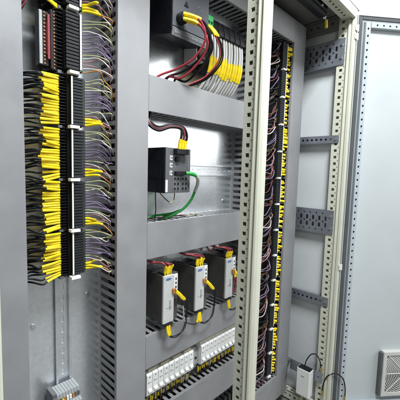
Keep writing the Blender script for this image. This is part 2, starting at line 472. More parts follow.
AX0, AX1, BX0, BX1, EX0, EX1, CX0, CX1 = .108, .188, .3755, .4555, .879, .950, 1.120, 1.206
ZD0, ZD1 = -.935, .566
duct('tall grey wiring duct down the left edge of the mounting plate', AX0, AX1, ZD0, ZD1, True)
duct('tall grey wiring duct between the long terminal column and the power supplies', BX0, BX1, ZD0, ZD1, True)
duct('tall grey wiring duct hidden behind the pale centre post', EX0, EX1, ZD0, ZD1, True)
duct('tall grey wiring duct at the right edge of the mounting plate beside the brackets', CX0, CX1, ZD0, ZD1, True, .0125)
g = .0016
duct('horizontal grey wiring duct across the top above the controller box', BX1+g, EX0-g, .4865, ZD1, False)
duct('horizontal grey wiring duct directly below the controller box and above the switch', BX1+g, EX0-g, .137, .218, False)
duct('horizontal grey wiring duct below the network switch', BX1+g, EX0-g, -.219, -.131, False)
duct('horizontal grey wiring duct between power supplies and circuit breakers', BX1+g, EX0-g, -.504, -.419, False)
duct('horizontal grey wiring duct with open slots below the circuit breakers', BX1+g, EX0-g, -.722, -.636, False)
duct('short grey wiring duct across the top of the narrow terminal column', EX1+g, CX0-g, .4865, ZD1, False)
duct('short grey wiring duct at the foot of the narrow terminal column', EX1+g, CX0-g, ZD0, -.832, False)

def packed(where, a, b, x, z, vertical):
    p = MB()
    for k in range(12):
        u, v = R_(.014, .066), R_(-.058, -.022)
        q = []
        for i in range(9):
            t = a+(b-a)*i/8; d1, d2 = R_(-.006, .006), R_(-.006, .006)
            u2, v2 = min(max(u+d1, .014), .066), v+d2
            q.append((x+u2, v2, t) if vertical else (t, v2, z+u2))
        p.tube(q, R_(.004, .007), 7, 4)
    # cables added inside each duct so its slots stay dark, one bundle each
    o = solo('cable_bundle', 'dark cables added for shade inside the '+where, 'cable bundle', p, 'w_black', tuple(p.v[0]), 'cable bundles inside the ducts')
packed('tall duct left of the power supplies', ZD0+.02, ZD1-.02, BX0, 0, True)
packed('tall duct behind the centre post', ZD0+.02, ZD1-.02, EX0, 0, True)
packed('tall duct beside the side brackets', ZD0+.02, ZD1-.02, CX0, 0, True)
for wh, z in (('horizontal duct above the controller box', .4865), ('horizontal duct below the controller box', .137), ('horizontal duct below the network switch', -.215), ('horizontal duct below the power supplies', -.501), ('horizontal duct below the circuit breakers', -.719)):
    packed(wh, BX1+.01, EX0-.01, 0, z, False)
packed('short duct above the narrow terminal column', EX1+.01, CX0-.01, 0, .4865, False)
packed('short duct at the foot of the narrow column', EX1+.01, CX0-.01, 0, -.92, False)

# ------------------------------------------------------------------ DIN rails
def dinrail(label, a0, a1, c, vertical):
    L_ = a1-a0; hs = []; x = .010
    while x < L_-.02: hs.append((x, x+.015, .0095, .0155)); x += .025
    p = MB()
    if vertical:
        p.perf((c+.0125, -.0012, a0), (0,0,1), (-1,0,0), L_, .025, hs, .001, .003)
        for sg in (-1, 1):
            p.box(c+sg*.0125, c+sg*.0135, -.0075, -.0004, a0, a1); p.box(c+sg*.0135, c+sg*.0175, -.0075, -.0065, a0, a1)
    else:
        p.perf((a0, -.0012, c-.0125), (1,0,0), (0,0,1), L_, .025, hs, .001, .003)
        for sg in (-1, 1):
            p.box(a0, a1, -.0075, -.0004, c+sg*.0125, c+sg*.0135); p.box(a0, a1, -.0075, -.0065, c+sg*.0135, c+sg*.0175)
    loc = (c, 0, a0) if vertical else (a0, 0, c)
    solo('mounting_rail', label, 'mounting rail', p, 'rail', loc, 'slotted steel mounting rails')
LX = .284
dinrail('long vertical slotted steel rail carrying the long terminal column', -.86, .55, LX, True)
dinrail('vertical slotted steel rail carrying the narrow terminal column', -.83, .48, 1.072, True)
dinrail('slotted steel rail behind the controller box', .462, .874, .365, False)
dinrail('slotted steel rail running right from the network switch', .462, .874, .002, False)
dinrail('slotted steel rail behind the three power supplies', .462, .874, -.335, False)
dinrail('slotted steel rail behind the white circuit breakers', .462, .874, -.575, False)
dinrail('slotted steel rail below the lowest horizontal duct', .462, .874, -.775, False)

# ------------------------------------------------------------------ terminal blocks
def terminal_block(label, xc, z0, z1, sx, group, n=16, strip=(-.0085, -.0052), cl=(-.004, .0185)):
    t = Thing('terminal_block', label, 'terminal block', (xc, 0, z0), group)
    def bx(mb, a, b, y0, y1, c, d): mb.box(xc+sx*a, xc+sx*b, y0, y1, c, d)
    h = z1-z0; pt = h/n
    p = MB()
    p.prism([(xc+sx*q, y) for q, y in ((-.027,-.008),(.028,-.008),(.028,-.036),(.019,-.040),(.019,-.056),(-.012,-.056),(-.013,-.046),(-.027,-.040))][::sx], 2, z0, z1)
    for k in range(n):
        zc = z0+(k+.5)*pt
        bx(p, -.027, -.0135, -.054, -.0405, zc-pt*.40, zc-pt*.22)
    bx(p, strip[0]+.0002, strip[1]-.0002, -.0661, -.0562, z0+.001, z1-.001)
    t.part('housing', p, 'black', bevel=.0004)
    p = MB()
    for k in range(n):
        zc = z0+(k+.5)*pt
        bx(p, cl[0], cl[1], -.066, -.0562, zc-pt*.40, zc+pt*.36)
        bx(p, .0185, .027, -.053, -.0405, zc-pt*.36, zc+pt*.36)
    t.part('clamp_row', p, 'slice', bevel=.0005)
    p = MB(); bx(p, strip[0], strip[1], -.0680, -.0662, z0+.001, z1-.001)
    t.part('marker_strip', p, 'label', bevel=.0006)
    if sx < 0: return t
    p = MB()
    for k in range(n):
        zc = z0+(k+.5)*pt
        bx(p, .0193, .0225, -.0555, -.0535, zc-pt*.26, zc+pt*.26)
    t.part('green_markers', p, 'green_dim')
    return t

def end_bracket(label, xc, z, sx):
    t = Thing('end_bracket', label, 'end bracket', (xc, 0, z-.004), 'end brackets between terminal blocks')
    p = MB().box(xc-.024, xc+.020, -.040, -.008, z-.0032, z+.0032).box(xc-sx*.020-.004, xc-sx*.020+.004, -.052, -.0405, z-.003, z+.003).cyl((xc-sx*.012, -.0405, z), (xc-sx*.012, -.047, z), .0026, 10)
    p.box(xc-.006, xc+.016, -.058, -.0405, z-.003, z+.003)
    t.part('bracket_body', p, 'dark_grey', bevel=.0005)
    t.part('label_plate', MB().box(xc-.0085 if sx > 0 else xc-.011, xc+.011 if sx > 0 else xc+.0085, -.0715, -.0585, z-.0030, z+.0030), 'label', bevel=.0005)

LB = [(.3125, .412), (.192, .300), (.084, .179), (-.0215, .076), (-.126, -.0295), (-.2235, -.134)]
LBN = ['topmost block', 'second block', 'third block', 'fourth block', 'fifth block', 'lowest block']
LGR = 'terminal blocks of the long left column'
LDESC = ['black ribbed terminal block cut off by the top edge of the photo',
         'black ribbed terminal block standing beside the tall orange-dotted pin connector',
         'black ribbed terminal block directly below the pin connectors, with fat yellow sleeves',
         'black ribbed terminal block, fourth down the long column, white strip beside its ribs',
         'black ribbed terminal block, fifth down the long column, white strip beside its ribs',
         'black ribbed terminal block at the bottom of the long column, above bare rail']
for i, ((z0, z1), d) in enumerate(zip(LB, LDESC)):
    if i < 2: terminal_block(d, LX-.001, z0, z1, 1, LGR, strip=(.0150, .0188), cl=(-.0118, .0140))
    else: terminal_block(d, LX+.004, z0, z1, 1, LGR)
for i, z in enumerate((.3063, .1855, .080, -.0255, -.130)):
    end_bracket(f'small white-labelled end bracket below the {LBN[i]} of the long column', LX, z, 1)
end_bracket('small white-labelled end bracket under the lowest block above bare rail', LX, -.229, 1)

COLS = [('w_lime','yellow-green')]*3+[('w_white','white')]+[('w_purple','purple')]*6+[('w_lime','yellow-green'),('w_grey','grey')]+[('w_pink','pink')]*2+[('w_white','white'),('w_orange','orange')]
for bi, (z0, z1) in enumerate(LB):
    pt = (z1-z0)/16
    for k in range(16):
        zz = z1-(k+.5)*pt
        # right-hand side: thin coloured wires curving into the duct slots
        m, cn = COLS[k]
        y1 = -.047
        if True:
            drop = R_(.012, .034)+(.010 if k > 10 else 0)
            ze = zz-drop
            slot = ZD0+.010+.00425+round((ze-ZD0-.01425)/.0198)*.0198
            ye = R_(-.060, -.030); xr = R_(-.006, .004)
            pts = [(.311, y1+.002, zz), (.322, y1-.006, zz+.0015), (.338+xr, y1-.020+R_(-.012, .008), zz+.002+R_(-.006, .005)), (.355+xr, y1-.024+R_(-.016, .012), zz-drop*.30+R_(-.007, .005)),
                   (.368, (y1-.02+ye)/2-.006, zz-drop*.68), (.3785, ye, slot+R_(-.002, .002)), (.392, ye+.012, slot-.004)]
            sl = []
            if k in (13, 14, 15) and bi not in (1,): sl = [(.04, .36, .0028, 'yellow')]
            wire(f'thin {cn} wire, {ORD[k]} from the top on the right of the {LBN[bi]}', pts, .00115, m, sl, 'coloured wires into the slotted duct', n=6, step=4, name='signal_wire', cat='signal wire')
        # left-hand side: black wires with yellow sleeves
        pass
    if bi < 2: continue
    NL = 19; pl = (z1-z0)/NL
    gaps = [R_(.000, .006) for _ in range(6)]; shift = [R_(-.005, .004) for _ in range(6)]; tilt = [R_(-.007, .002) for _ in range(6)]
    for k in range(NL):
        zz = z1-(k+.5)*pl; cl = k // 4; zc = z1-(cl*4+2)*pl
        zl = zz*.86+zc*.14+tilt[cl]*-.6+R_(-.0012, .0012)
        if k >= NL-2: zl -= R_(.004, .010)
        ya = -.052+R_(-.004, .004)+(-.006 if k % 3 == 0 else 0)
        zs = zc+(zz-zc)*1.05-.003+R_(-.006, .004)
        x0_ = .2265+shift[cl]+R_(-.0025, .0025)
        pts = [(.187, -.030+R_(-.02, .012), zs), (.206, -.046+R_(-.005, .005), zs*.35+zl*.65+.001), (x0_, ya-.003, zl), (.246, (ya-.051)/2-.001, (zl+zz)/2), (.265, -.049, zz)]
        pts[2:2] = [(x0_-.008, ya-.0035, zl+(zl-zz)*.35)]
        wire(f'black wire with yellow sleeve, {ORD[k]} from the top on the left of the {LBN[bi]}', pts, .0021, 'w_black',
             [(.6+R_(-.03, .03), .95, R_(.0025, .0029), 'yellow' if (k*5+bi) % 7 else 'yellow_dull')], 'black wires with yellow sleeves on the left', n=6, step=4, name='sleeved_wire', cat='sleeved wire')

# pin connectors left of the second block
def pin_connector(label, x0, x1, z0, z1, y, front, pins, side):
    t = Thing('pin_connector', label, 'connector', (x0, 0, z0), 'tall pin connectors')
    w = x1-x0
    t.part('housing', MB().box(x0, x1, y, -.034 if side else -.008, z0, z1).box(x1-.006, x1+.0025, -.033, -.010, z0+.006, z1-.006), 'black', bevel=.0006)
    t.part('edge_strip', MB().box(x0+.0004, x0+w*.32, y-.004, y-.0002, z0+.001, z1-.001), front, bevel=.0005)
    p = MB(); k = int((z1-z0)/.0062)
    for i in range(k):
        zc = z0+.004+i*(z1-z0-.006)/(k-1)
        p.box(x0+w*.50, x0+w*.68, y-.0012, y-.0002, zc-.0011, zc+.0011)
    t.part('pins', p, pins)
    if side: t.part('side_latch', MB().box(x1-.0035, x1+.001, y-.006, y-.0002, z0+.012, z1-.005).box(x1-.0045, x1-.0036, y-.004, y-.0002, z0+.02, z1-.02), 'red', bevel=.0005)
pin_connector('tall pin connector with grey edge, orange dots and a red latch strip', .2255, .2435, .190, .288, -.052, 'grey', 'orange', True)
pin_connector('narrow black pin connector with orange dots beside the ribbed block', .2465, .2605, .186, .296, -.050, 'black', 'orange', False)
pin_connector('tall pin connector with grey edge cut off by the top of the photo', .2255, .2435, .312, .41, -.052, 'grey', 'orange', True)
pin_connector('narrow black pin connector with orange dots cut off by the top', .2465, .2605, .312, .41, -.050, 'black', 'orange', False)
for i in range(3):
    z = .300+i*.003
    wire(f'dark red wire looping from the top left connector to a yellow sleeve, {ORD[i]} from below',
         [(.188, -.03, .262+i*.004), (.196, -.062, .276+i*.008), (.208, -.068, .300+i*.006), (.226, -.064, z+.008), (.243, -.060, z+.006-.002*i), (.262, -.052, z+.001)],
         .0014, 'w_maroon', [(.62, .95, .0024, 'yellow')], 'dark red loops at the top connector')

# lower small rail terminals
tcol = ['grey', 'grey', 'orange', 'white', 'white', 'orange', 'grey', 'grey']
tdesc = ['first grey', 'second grey', 'first orange-marked', 'first white', 'second white', 'second orange-marked', 'third grey', 'last grey']
for i in range(8):
    xa = .254+i*.0062
    tz = -.488
    t = Thing('rail_terminal', f'{tdesc[i]} slim terminal from the left in the small row on the bare rail', 'rail terminal', (xa, 0, tz-.09), 'slim terminals on the bare rail')
    prof = [(-.009, tz-.092), (-.042, tz-.090), (-.045, tz-.070), (-.056, tz-.066), (-.056, tz-.026), (-.045, tz-.022), (-.042, tz-.002), (-.009, tz)]
    t.part('housing', MB().prism(prof, 0, xa, xa+.0057), 'grey', bevel=.0004)
    p = MB()
    for q in (-.014, -.034, -.054, -.074): p.box(xa+.0008, xa+.0049, -.0575 if -.07 < q < -.02 else -.0475, -.044, tz+q-.006, tz+q+.003)
    t.part('clamp_insert', p, {'grey': 'dark_grey'}.get(tcol[i], tcol[i]))
t = Thing('warning_marker', 'yellow triangular marker clipped to the left of the slim terminals', 'marker', (.246, -.06, -.50), None)
p = MB().prism([(.2465, -.5155), (.2735, -.5155), (.260, -.4880)], 1, -.0600, -.0584)
t.part('face', p, 'yellow', bevel=.0003)
t.part('clip', MB().box(.244, .2535, -.0580, -.008, -.578, -.492).box(.244, .2530, -.044, -.010, -.4915, -.484), 'dark_grey', bevel=.0004)

# narrow right-hand column: thirteen blocks, wires mirrored
RX = 1.076
RGR = 'terminal blocks of the narrow right column'
rb0 = None
pitchR = .0995
for i in range(13):
    z1 = .474-i*pitchR; z0 = z1-.091
    d = f'{ORD[i]} black terminal block from the top in the narrow column right of the post'
    if rb0 is None: rb0 = terminal_block(d, RX, z0, z1, -1, RGR, 14, strip=(-.0118, -.0095), cl=(-.0085, .0185))
    else: dup(rb0, 0, 0, -i*pitchR, d)
    end_bracket(f'small white-labelled end bracket under the {ORD[i]} block of the narrow column', RX-.004, z0-.0042, -1)
    for k in range(8):
        zz = z1-.006-k*.0108+R_(-.0015, .0015)
        grp = k // 3
        ye = R_(-.055, -.030); slot = ZD0+.010+.00425+round((zz-.006-ZD0-.01425)/.0198)*.0198
        pts = [(RX+.014, -.054, zz), (RX+.022, -.0595, zz+R_(-.001, .001)), (RX+.033+R_(-.005, .004), -.066+R_(-.006, .004), zz-.001+R_(-.006, .004)), (RX+.040, -.062, zz-.006), (CX0-.001, ye, slot), (CX0+.014, ye+.01, slot-.003)]
        wire(f'black wire with yellow sleeve, {ORD[k]} down on the right of {ORD[i]} narrow-column block', pts, .0014, 'w_black',
             [(.04, .44+R_(-.12, .05), R_(.0038, .0054), 'yellow_dull' if (k*7+i*3) % 5 == 0 else 'yellow')], 'yellow-sleeved wires of the narrow column', n=6, step=4, name='sleeved_wire', cat='sleeved wire', straight=True)
    for k in range(8):
        zz = z1-.006-k*.0112
        m, cn = (('w_purple', 'purple'), ('w_maroon', 'maroon'), ('w_black', 'black'), ('w_brown', 'brown'), ('w_pink', 'pink'), ('w_purple', 'purple'), ('w_black', 'black'), ('w_white', 'white') if i % 3 == 0 else ('w_brown', 'brown'))[(k*3+i*5+(k*i) % 3) % 8]
        pts = [(RX-.027, -.046, zz), (RX-.036, -.056+R_(-.006, .004), zz-.002+R_(-.003, .003)), (RX-.050+R_(-.006, .008), -.064+R_(-.010, .008), zz-.012+R_(-.014, .006)), (RX-.074+R_(-.01, .01), -.058+R_(-.014, .012), zz-.034+R_(-.018, .010)), (EX1+.001, R_(-.055, -.03), zz-.040+R_(-.01, .01))]
        wire(f'{cn} wire, {ORD[k]} down on the left of {ORD[i]} narrow-column block', pts, .0017, m,
             [(.03, .22, .0026, 'yellow_dull')] if k in (6, 7) else (), 'coloured wires of the narrow column', n=6, step=4, name='signal_wire', cat='signal wire')

OFF = Vector((.002, -.005, 0))
for o in COL.objects:
    if o.parent is None and (o.get('group') in (RGR, 'yellow-sleeved wires of the narrow column', 'coloured wires of the narrow column') or 'narrow column' in str(o.get('label')) and o.name.startswith(('end_bracket', 'mounting_rail'))):
        o.location = o.location + OFF

# ------------------------------------------------------------------ controller box
t = Thing('controller_box', 'large dark controller box with grey front at the top of the central bay', 'controller', (.503, 0, .31))
x0, x1 = .503, .626
t.part('housing', MB().prism([(-.009, .470), (-.104, .470), (-.104, .332), (-.100, .320), (-.088, .322), (-.009, .340)], 0, x0, x1), 'navy', bevel=.0015)
t.part('front_panel', MB().box(x0+.001, x1-.001, -.1062, -.1042, .337, .468), 'front_grey', bevel=.0008)
t.part('lower_strip', MB().prism([(-.1052, .3355), (-.1068, .333), (-.103, .3165), (-.1005, .3185)], 0, x0+.001, x1-.001), 'dark_grey')
p = MB()
for i in range(26):
    if i % 7 == 5: continue
    p.obox((x0+.010+i*.0041, -.1057, .3262), (.0012, 0, 0), (0, .0006, 0), (0, -.0005, R_(.002, .0045)))
t.part('printed_marks', p, 'ink')
p = MB().cyl((.545, -.1064, .396), (.545, -.1075, .396), .0045, 12)
p.prism([(.538, .392), (.552, .392), (.545, .405)], 1, -.1078, -.1066)
t.part('indicator', p, 'black')
p = MB().cyl((.527, -.1064, .357), (.527, -.119, .357), .0135, 28).cyl((.527, -.119, .357), (.527, -.124, .357), .0112, 28)
t.part('round_plug', p, 'black', bevel=.0008)
p = MB()
for a, b in ((.585, .405), (.60, .38), (.596, .40)): p.box(a, a+.004, -.1069, -.1063, b, b+.002)
t.part('printed_marks', p, 'ink')
# fanned power wires from the round plug
PW = [(.5215, .363, 'w_red'), (.5325, .364, 'w_black'), (.5215, .352, 'w_red'), (.5325, .351, 'w_black')]
for i, (a, z, m) in enumerate(PW):
    e = i*.016
    pts = [(a, -.122, z), (a+.011, -.132, z-.0025), (a+.024, -.142, z-.007), (a+.038+.002*i, -.148, z-.018), (a+.050+.004*i, -.148-.003*(i % 2), z-.050), (a+.040+.006*i, -.122, z-.088), (a+.018+.007*i, -.086, z-.112-.004*i), (a-.012+.012*i, -.058, .234), (a-.045+.030*i, -.036, .208)]
    wire(f"{'red' if m == 'w_red' else 'black'} cable with yellow sleeve, {ORD[i]} of the four looping from the round plug", pts, .0029, m, [(.012, .28, .0046, 'yellow')], 'cables looping from the controller box', name='cable', cat='cable', n=10, step=6)
t = Thing('green_connector', 'small bright green plug connector beside the controller box', 'connector', (.655, -.06, .37))
t.part('housing', MB().box(.633, .657, -.094, -.069, .384, .411), 'green', bevel=.001)
t.part('contact_slots', MB().box(.636, .643, -.0946, -.0942, .390, .397).box(.647, .654, -.0946, -.0942, .390, .397), 'black')
t = Thing('communication_module', 'flat grey module behind the green plug and looping cables', 'module', (.632, 0, .30))
t.part('housing', MB().box(.630, .661, -.0595, -.009, .300, .432), 'white', bevel=.001)
t.part('cover', MB().box(.632, .659, -.068, -.060, .304, .376), 'charcoal', bevel=.001)
for i in range(3):
    a = .646+i*.0065; m = ('w_red', 'w_black', 'w_black')[i]
    pts = [(a-.010, -.086, .387), (a-.007, -.096, .379), (a+.003, -.107, .360), (a+.019, -.112, .328), (a+.024, -.102, .295), (a+.004, -.076, .258), (a-.028, -.055, .236), (a-.07-.012*i, -.035, .212)]
    wire(f"{('red', 'black', 'lower black')[i]} cable with yellow sleeve looping down from the green plug", pts, .0021, m, [(.03, .30, .0042, 'yellow')], 'cables looping from the green plug', name='cable', cat='cable', n=10, step=6)

# six output modules with cable bundles
mod0 = None
for i in range(6):
    a = .664+i*.0247
    d = f'{ORD[i]} black hooded output module from the left, white cables dropping from it'
    if mod0 is None:
        mod0 = Thing('output_module', d, 'module', (a, 0, .29), 'hooded output modules')
        mod0.part('housing', MB().box(a, a+.0238, -.048, -.009, .290, .428), 'black', bevel=.0008)
        hood = [(-.0482, .424), (-.060, .4245), (-.070, .421), (-.078, .4135), (-.083, .403), (-.0855, .390), (-.086, .379), (-.084, .3765), (-.078, .376), (-.060, .378), (-.0482, .378)]
        mod0.part('hood', MB().prism(hood, 0, a+.0008, a+.0230), 'charcoal', bevel=.0014)
        mod0.part('light_strip', MB().box(a+.003, a+.0215, -.050, -.0482, .427, .432).box(a+.0005, a+.024, -.047, -.03, .4285, .434), 'white', bevel=.0004)
    else: dup(mod0, a-.664, 0, 0, d)
    for k in range(2):
        xx = a+.0065+k*.0115
        j = R_(-.0012, .0012)
        pts = [(xx, -.072, .380), (xx+j, -.078, .368), (xx+j, -.080, .335), (xx, -.076, .300), (xx-.001, -.067, .270), (xx-.006, -.053, .245), (xx-.012, -.038, .224), (xx-.016, -.030, .205)]
        wire(f"pale grey cable, {('left', 'right')[k]} of the two under the {ORD[i]} hooded output module", pts, .0039, 'w_grey',
             [(.35+R_(-.025, .025), .565+R_(-.025, .025), .0051, 'yellow')], 'pale cables under the hooded modules', name='cable', cat='cable', n=10, step=5)
# ------------------------------------------------------------------ network switch
t = Thing('network_switch', 'dark industrial network switch with eight sockets in the middle of the bay', 'network switch', (.493, 0, -.058))
x0, x1, z0, z1 = .4935, .5775, -.0575, .0545
t.part('housing', MB().box(x0, x1, -.098, -.009, z0, z1), 'navy', bevel=.0012)
t.part('front_panel', MB().box(x0+.0008, x1-.0008, -.1015, -.0982, z0+.0006, z1-.0006), 'switch_grey', bevel=.0008)
p = MB(); q = MB()
for r in range(3):
    for c in range(4):
        xa = x0+.026+c*.0105+(.006 if c > 1 else 0); za = z0+.006+r*.0125
        p.box(xa, xa+.0088, -.1026, -.1016, za, za+.0100)
        q.box(xa+.0012, xa+.0076, -.1030, -.1027, za+.0010, za+.0078); q.box(xa+.0028, xa+.0060, -.1030, -.1027, za+.0079, za+.0092)
t.part('sockets', p, 'steel'); t.part('socket_openings', q, 'black')
p = MB()
for zc in (.030, .012, -.007):
    p.box(x0+.0135, x0+.0155, -.1021, -.1016, zc-.0055, zc+.0055)
    for dz in (-.0042, .0030): p.box(x0+.0172, x0+.0215, -.1021, -.1016, zc+dz-.002, zc+dz+.002)
t.part('white_marks', p, 'label')
p = MB().cyl((x0+.036, -.1016, .027), (x0+.036, -.1075, .027), .0068, 20).cyl((x0+.036, -.1076, .027), (x0+.036, -.109, .027), .0040, 14)
t.part('round_port', p, 'black', bevel=.0006)
t.part('power_plug', MB().box(x0+.024, x0+.064, -.116, -.1016, .0385, .0515), 'black', bevel=.0012)
t.part('side_label', MB().box(x0+.001, x0+.0075, -.1021, -.1016, z0+.003, z0+.033), 'label')
p = MB()
for i in range(9): p.box(x1-.009, x1-.0065, -.1021, -.1016, .003+i*.0038, .003+i*.0038+.0024)
p.cyl((x0+.030, -.1016, .008), (x0+.030, -.1020, .008), .0016, 10)
t.part('printed_marks', p, 'ink')
p = MB()
for i in range(7): p.box(x0-.0006, x0-.0001, -.085+i*.0085, -.080+i*.0085, -.022, .016)
t.part('side_embossing', p, 'charcoal', bevel=.0002)
t.part('patch_plug', MB().box(x0+.0275, x0+.060, -.112, -.1031, -.012, -.003), 'black', bevel=.001)
# power cable on top of the switch
for i, m in enumerate(('w_black', 'w_maroon', 'w_black')):
    xx = x0+.037+i*.009
    pts = [(.464+.004*i, -.055-.006*i, .140), (.463+.003*i, -.072, .108+.003*i), (.478, -.092, .0925+.004*i), (.505, -.104, .102+.003*i), (.530+.004*i, -.112, .101+.002*i), (xx+.002, -.114, .086), (xx, -.111, .066), (xx-.001, -.110, .050)]
    wire(f"{('black', 'dark red', 'right black')[i]} power cable arching into a yellow sleeve on top of the switch", pts, .0033, m, [(.79+.015*i, .985, .0043, 'yellow')], 'power cables of the network switch', name='cable', cat='cable', n=10, step=6)
# green patch cable
pts = [(x0+.061, -.110, -.0075), (x0+.075, -.119, -.009), (x0+.092, -.120, -.018), (x0+.103, -.110, -.036), (x0+.1055, -.098, -.056), (x0+.103, -.088, -.078), (x0+.090, -.074, -.102), (x0+.066, -.060, -.119), (x0+.038, -.045, -.130), (x0+.005, -.03, -.142)]
wire('green network cable curving from the switch down into the duct below', pts, .0036, 'w_green', [(.20, .44, .0046, 'w_grey'), (.005, .16, .0052, 'w_green')], None, name='network_cable', cat='cable', n=12, step=8)
pts = [(x0+.088, -.062, -.108), (x0+.070, -.050, -.117), (x0+.045, -.036, -.121), (x0+.015, -.028, -.124), (x0-.012, -.022, -.136)]
wire('short green cable lying behind the curved network cable on the duct', pts, .0034, 'w_green', (), None, name='network_cable', cat='cable', n=12, step=8)
gw = [('black wire hanging straight down from the left edge of the switch', 'w_black', [(.4965, -.060, -.058), (.4965, -.061, -.080), (.4985, -.060, -.105), (.502, -.050, -.140)]),
      ('dark wire with kink dropping from under the switch to its front corner', 'w_brown', [(.5025, -.070, -.058), (.511, -.080, -.072), (.523, -.090, -.083), (.529, -.094, -.076), (.531, -.094, -.058)]),
      ('black wire leaning into the duct at the foot of the left bay edge', 'w_black', [(.4585, -.055, -.095), (.468, -.055, -.108), (.478, -.05, -.124), (.484, -.045, -.142)])]
for l, m, pts in gw: wire(l, pts, .0013, m, [(.45, .75, .0016, 'w_lime')] if 'kink' in l else (), 'thin wires below the switch')
for i in range(7):
    xa = .466+i*.024+R_(-.006, .006)
    pts = [(xa, -.010-R_(0, .02), -.1285), (xa+.03, -.030-R_(0, .02), -.1275+R_(0, .003)), (xa+.06, -.045-R_(0, .015), -.1280), (xa+.075, -.05, -.142)]
    wire(f'thin wire, {ORD[i]} from the left, lying across the slots below the switch', pts, .0011, ('w_brown', 'w_black', 'w_white', 'w_black', 'w_pink', 'w_black', 'w_lime')[i], (), 'thin wires across the duct slots', n=6)

# ------------------------------------------------------------------ power supplies
psu0 = None
PXS = (.4945, .6085, .7385)
PN = ('left', 'middle', 'right')
for i, xa in enumerate(PXS):
    d = ('pale-fronted power supply nearest the tall duct', 'middle pale-fronted power supply of three', 'pale-fronted power supply beside the centre post')[i]
    z0, z1 = -.392, -.2655
    if psu0 is None:
        w = .052
        psu0 = Thing('power_supply', d, 'power supply', (xa, 0, z0), 'three power supplies')
        psu0.part('housing', MB().box(xa, xa+w, -.096, -.010, z0, z1), 'psu_side', bevel=.001)
        psu0.part('front_panel', MB().box(xa-.0005, xa+.0345, -.1025, -.0962, z0+.001, z1-.001), 'psu_front', bevel=.0012)
        p = MB().box(xa+.0355, xa+.0495, -.0995, -.0962, -.312, z1-.003)
        psu0.part('terminal_cover', p, 'label', bevel=.0008)
        p = MB()
        for q in range(3): p.box(xa+.041, xa+.045, -.1002, -.0996, -.306+q*.011, -.300+q*.011)
        p.box(xa+.003, xa+.031, -.098, -.075, z1+.0001, z1+.006)
        psu0.part('terminal_slots', p, 'charcoal', bevel=.0004)
        p = MB()
        for q in range(9): p.box(xa+.006+.002*(q % 2), xa+.006+.0022*q if q > 2 else xa+.014, -.1031, -.1026, -.2745-q*.0008, -.2740-q*.0008)
        p = MB().prism([(xa+.006+.0095*(1+math.cos(u)), -.2755+.003*math.sin(u)) for u in [k*math.pi/8 for k in range(16)]], 1, -.1031, -.1026)
        psu0.part('logo', p, 'blue')
        p = MB().box(xa+.027, xa+.037, -.108, -.1026, -.316, -.303)
        psu0.part('adjuster', p, 'orange', bevel=.001)
        p = MB()
        for q in range(4): p.box(xa+.019, xa+.0235, -.1030, -.1026, -.337-q*.0065, -.333-q*.0065)
        for q in range(3): p.box(xa+.010+q*.007, xa+.014+q*.007, -.1030, -.1026, -.352, -.3505)
        psu0.part('printed_marks', p, 'ink')
        psu0.part('lower_terminal', MB().box(xa+.004, xa+.030, -.1045, -.085, z0-.005, z0-.0002), 'charcoal', bevel=.0006)
        p = MB()
        for q in range(12): p.box(xa+.004+q*.0038, xa+.0062+q*.0038, -.085, -.02, z1+.0001, z1+.0012)
        psu0.part('top_louvres', p, 'black')
    else: dup(psu0, xa-PXS[0], 0, 0, d)
    for k in range(4):
        xx = xa+.007+k*.0068+R_(-.0012, .0012); m = ('w_red', 'w_black', 'w_red', 'w_maroon')[k]
        pts = [(xa-.035-.006*k, -.045, -.213), (xa-.020, -.070, -.2305+R_(-.002, .002)), (xa-.002+k*.004, -.092, -.2335+R_(-.002, .002)), (xx+R_(-.003, .003), -.099+R_(-.003, .002), -.240), (xx+R_(-.002, .002), -.097, -.254), (xx, -.094, -.270)]
        wire(f"{('red', 'black', 'red', 'maroon')[k]} wire with yellow sleeve, {ORD[k]} into the top of the {PN[i]} power supply", pts, .0022, m, [(.66+R_(-.04, .05), .97, .0036, 'yellow')], 'wires into the tops of the power supplies', n=8)
    for k in range(2):
        a = xa+.032
        dx = .004*k
        pts = [(a+.002, -.107, -.307-.004*k), (a+.012, -.111, -.317-.004*k), (a+.024, -.113, -.330-.005*k), (a+.040+dx, -.108, -.346), (a+.050+dx, -.100, -.385), (a+.044+dx, -.098, -.425-.003*k), (a+.020, -.101, -.440+.004*k), (a-.004, -.103, -.434+.003*k), (a-.016+.006*k, -.1035, -.420), (a-.018+.007*k, -.100, -.394)]
        wire(f"{('outer', 'inner')[k]} black wire looping from the orange knob of the {PN[i]} power supply", pts, .0013, 'w_black', [(.04, .27, .0036, 'yellow'), (.86, .99, .0034, 'yellow')], 'black loops of the power supplies', n=7, step=6)
wire('single pale-striped black wire swinging from the left power supply to the middle one', [(.530, -.108, -.310), (.543, -.112, -.325), (.556, -.110, -.365), (.566, -.105, -.402), (.590, -.103, -.420), (.614, -.104, -.425), (.6245, -.102, -.395)], .0013, 'w_black', [(.30, .52, .0016, 'w_white'), (.86, .99, .0036, 'yellow')], None, n=7, step=6)
